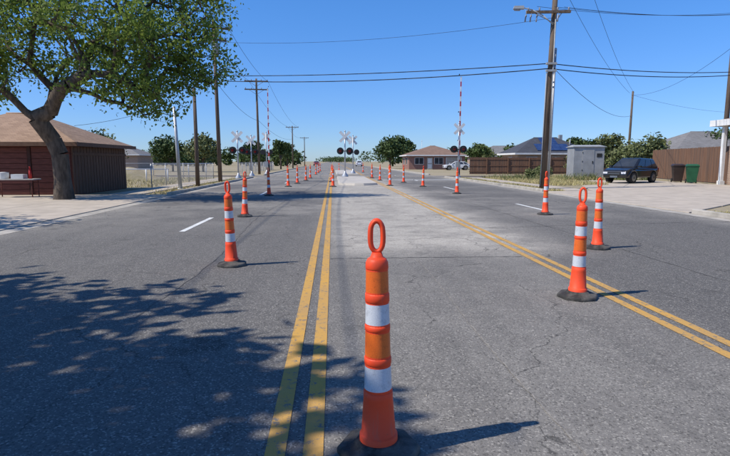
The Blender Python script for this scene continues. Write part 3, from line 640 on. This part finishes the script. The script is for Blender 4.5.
plankfence('wooden_fence',(34,58),(15.2,58.5),1.9,3,M_fence)
def chainlink(name,pts,h):
    b=MB()
    for (p,q) in zip(pts[:-1],pts[1:]):
        p=Vector((*p,0));q=Vector((*q,0));L=(q-p).length;d=(q-p)/L; n=max(1,int(L/2.5))
        for i in range(n+1): c=p+d*(L*i/n); b.tube(c,c+Vector((0,0,h+.04)),.03,.03,7)
        b.tube(p+Vector((0,0,h)),q+Vector((0,0,h)),.021,.021,6)
        s=0.; st=.14
        while s<L:
            a=p+d*s; e=min(L,s+h); b.tube(a+Vector((0,0,.03)),p+d*e+Vector((0,0,.03+(e-s)*.97)),.003,.003,3,0,False)
            e2=max(0,s-h); b.tube(a+Vector((0,0,.03)),p+d*e2+Vector((0,0,.03+(s-e2)*.97)),.003,.003,3,0,False); s+=st
    b.build(name,[M_steel])
chainlink('chain_link_fence',[(-10.2,30.5),(-10.2,46),(-28,47)],1.3)
chainlink('chain_link_fence',[(-10.2,58),(-10.2,92)],1.3)
b=MB(); 
for i in range(6): b.tube((i*1.5,0,0),(i*1.5,0,.9),.05,.05,8)
b.tube((-.1,0,.9),(7.6,0,.9),.045,.045,8); b.build('pipe_barrier',[M_white],(-19.5,39,0),.05)
b=MB(); n=18
def mh(x,y): return max(0,1-(x*x+y*y))**1.0*(.75+.18*math.sin(5*x+1)+.15*math.sin(7*y+2*x))
for i in range(n):
    for j in range(n):
        q=[]
        for a,c in ((i,j),(i+1,j),(i+1,j+1),(i,j+1)):
            x=-1+2*a/n; y=-1+2*c/n; q.append((x*3.2,y*1.6,mh(x,y)*1.0+.002))
        if max(t[2] for t in q)>.003: b.face(q,0,True)
b.build('dirt_mound',[M_ground],(-16.5,43,0))

# ------------------------------------------------------------------ vehicles
M_tyre=mat('tyre',(.02,.02,.02),(.035,.033,.03),8,.85); M_rim=mat('alloy',(.35,.36,.37),(.3,.3,.3),5,.3,.8)
def vehicle(name,loc,rz,paint,L=4.4,W=1.84,H=1.72,suv=True):
    par=empty(name,loc,rz); h=W/2; x1=L/2; wb=L*.30; wr_=.36
    def arc(cx): return [(cx-(wr_+.06)*math.cos(a),wr_+(wr_+.06)*math.sin(a)) for a in [math.pi*i/8 for i in range(9)]]
    belt=.98 if suv else .88
    prof=[(-x1+.03,.38)]+[(x,max(z,.34)) for x,z in arc(-wb)]+[(x,max(z,.34)) for x,z in arc(wb)]+[(x1-.05,.36),(x1,.55),(x1-.02,.74),(x1-.14,.88),(x1-.6,belt),(x1-1.15,belt+.06),(-x1+.05,belt+.03),(-x1,.7)]
    b=MB(); nP=len(prof); i=len(b.v)
    for y,s in [(-h,1.0),(h,1.0)]:
        for x,z in prof:
            tap=1-.14*max(0,(abs(x)-x1*.7)/(x1*.3))**1.5; b.v.append((x,y*tap,z))
    for k in range(nP):
        b.f.append((i+k,i+(k+1)%nP,i+nP+(k+1)%nP,i+nP+k)); b.m.append(0); b.s.append(False)
    b.f.append(tuple(i+k for k in range(nP-1,-1,-1)));b.m.append(0);b.s.append(False)
    b.f.append(tuple(i+nP+k for k in range(nP)));b.m.append(0);b.s.append(False)
    b.build('body',[paint],parent=par,bevel=.07)
    rb=-x1+.12; rf=x1-1.0; tb_=(-x1+.5 if suv else -x1+1.0); tf=x1-1.95
    B=[(rb,-h+.06,belt),(rf,-h+.06,belt+.05),(rf,h-.06,belt+.05),(rb,h-.06,belt)]
    T=[(tb_,-h+.26,H-.06),(tf,-h+.26,H),(tf,h-.26,H),(tb_,h-.26,H-.06)]
    b=MB(); b.hexa(B,T); b.build('cabin',[paint],parent=par,bevel=.09)
    def pan(b,P,u0,u1,v0,v1,off,m):
        P=[Vector(p) for p in P]; nrm=(P[1]-P[0]).cross(P[3]-P[0]).normalized()
        f=lambda u,v:(P[0].lerp(P[1],u)).lerp(P[3].lerp(P[2],u),v)+nrm*off
        b.face([f(u0,v0),f(u1,v0),f(u1,v1),f(u0,v1)],m)
    b=MB()
    rs_=[B[0],B[1],T[1],T[0]]; ls=[B[2],B[3],T[3],T[2]]; fr=[B[1],B[2],T[2],T[1]]; bk=[B[3],B[0],T[0],T[3]]
    for u0,u1 in ((.06,.28),(.31,.60),(.63,.93)): pan(b,rs_,u0,u1,.12,.86,.012,0)
    for u0,u1 in ((.07,.37),(.40,.69),(.72,.94)): pan(b,ls,u0,u1,.12,.86,.012,0)
    pan(b,fr,.06,.94,.1,.9,.012,0); pan(b,bk,.1,.9,.15,.85,.012,0); b.build('windows',[M_glass],parent=par)
    b=MB()
    for x in (-wb,wb):
        for s in (-1,1):
            yo=s*(h-.01); yi=s*(h-.24); b.tube((x,yi,wr_),(x,yo,wr_),wr_,wr_,24,0); b.tube((x,yo,wr_),(x,yo+s*.012,wr_),wr_*.64,wr_*.6,18,1)
            b.tube((x,yo+s*.013,wr_),(x,yo+s*.02,wr_),wr_*.16,wr_*.14,10,0)
    b.build('wheels',[M_tyre,M_rim],parent=par)
    b=MB(); xf=x1-.0
    b.box(xf-.02,xf+.025,-.42,.42,.54,.72,0); b.box(xf+.026,xf+.035,-.40,.40,.62,.65,1)
    for s in (-1,1):
        b.box(xf-.14,xf-.005,s*.62-.15,s*.62+.15,.63,.75,2); b.box(-x1-.012,-x1+.06,s*.68-.1,s*.68+.1,.72,1.0,3)
        b.box(rf-.35,rf-.2,s*(h+.09)-.09,s*(h+.09)+.09,1.02,1.16,4)
    b.box(xf+.003,xf+.03,-.25,.25,.38,.5,1)
    b.build('grille_lamps_mirrors',[M_black,M_rim,mat('lamp_glass',(.7,.72,.75),(.6,.6,.62),3,.1),mat('tail_lamp',(.35,.01,.01),(.3,.01,.01),3,.2),paint],parent=par)
    return par
def carpaint(n,c):
    m,nt,b=newmat(n); b.inputs['Roughness'].default_value=.28; b.inputs['Coat Weight'].default_value=.6; b.inputs['Coat Roughness'].default_value=.05
    tc=N(nt,'ShaderNodeTexCoord').outputs['Object']; k=mixc(nt,mrange(nt,noise(nt,3,4,.7,tc),.4,.8,0,.3),c,tuple(x+.03 for x in c)); nt.links.new(k,b.inputs['Base Color']); return m
vehicle('parked_suv',(20.2,34.8,.04),math.atan2(-.52,-.85),carpaint('black_paint',(.012,.012,.013)),4.2,1.8,1.66)
vehicle('parked_car',(20.5,87,0),R(178),carpaint('white_car_paint',(.7,.7,.7)),4.5,1.8,1.45,False)
vehicle('parked_car',(29,86,0),R(185),carpaint('silver_car_paint',(.35,.36,.38)),4.5,1.8,1.45,False)
vehicle('distant_car',(-5.2,170,.01),R(-90),carpaint('red_car_paint',(.3,.03,.02)),4.5,1.8,1.45,False)
vehicle('distant_car',(7.4,150,.01),R(90),carpaint('white_car_paint2',(.7,.7,.7)),4.5,1.8,1.6,True)
def wbin(loc,rz,col):
    par=empty('wheeled_bin',loc,rz); M=mat('bin_plastic',col,tuple(x*.8 for x in col),3,.5)
    b=MB(); b.hexa([(-.25,-.27,.06),(.25,-.27,.06),(.25,.22,.06),(-.25,.22,.06)],[(-.35,-.42,1.13),(.35,-.42,1.13),(.35,.38,1.13),(-.35,.38,1.13)]); b.box(-.375,.375,-.44,.4,1.08,1.14); b.build('bin_body',[M],parent=par,bevel=.02)
    b=MB(); b.hexa([(-.38,-.46,1.143),(.38,-.46,1.143),(.38,.42,1.143),(-.38,.42,1.143)],[(-.3,-.36,1.24),(.3,-.36,1.24),(.3,.38,1.26),(-.3,.38,1.26)]); b.tube((-.3,.48,1.16),(.3,.48,1.16),.02,.02,8); b.build('lid',[M],parent=par,bevel=.02)
    b=MB()
    for s in (-1,1): b.tube((s*.27,.28,.14),(s*.33,.28,.14),.14,.14,16)
    b.build('wheels',[M_tyre],parent=par)
wbin((23.75,35.2,.04),-.4,(.045,.030,.025)); wbin((23.65,33.6,.04),-.5,(.02,.10,.045))
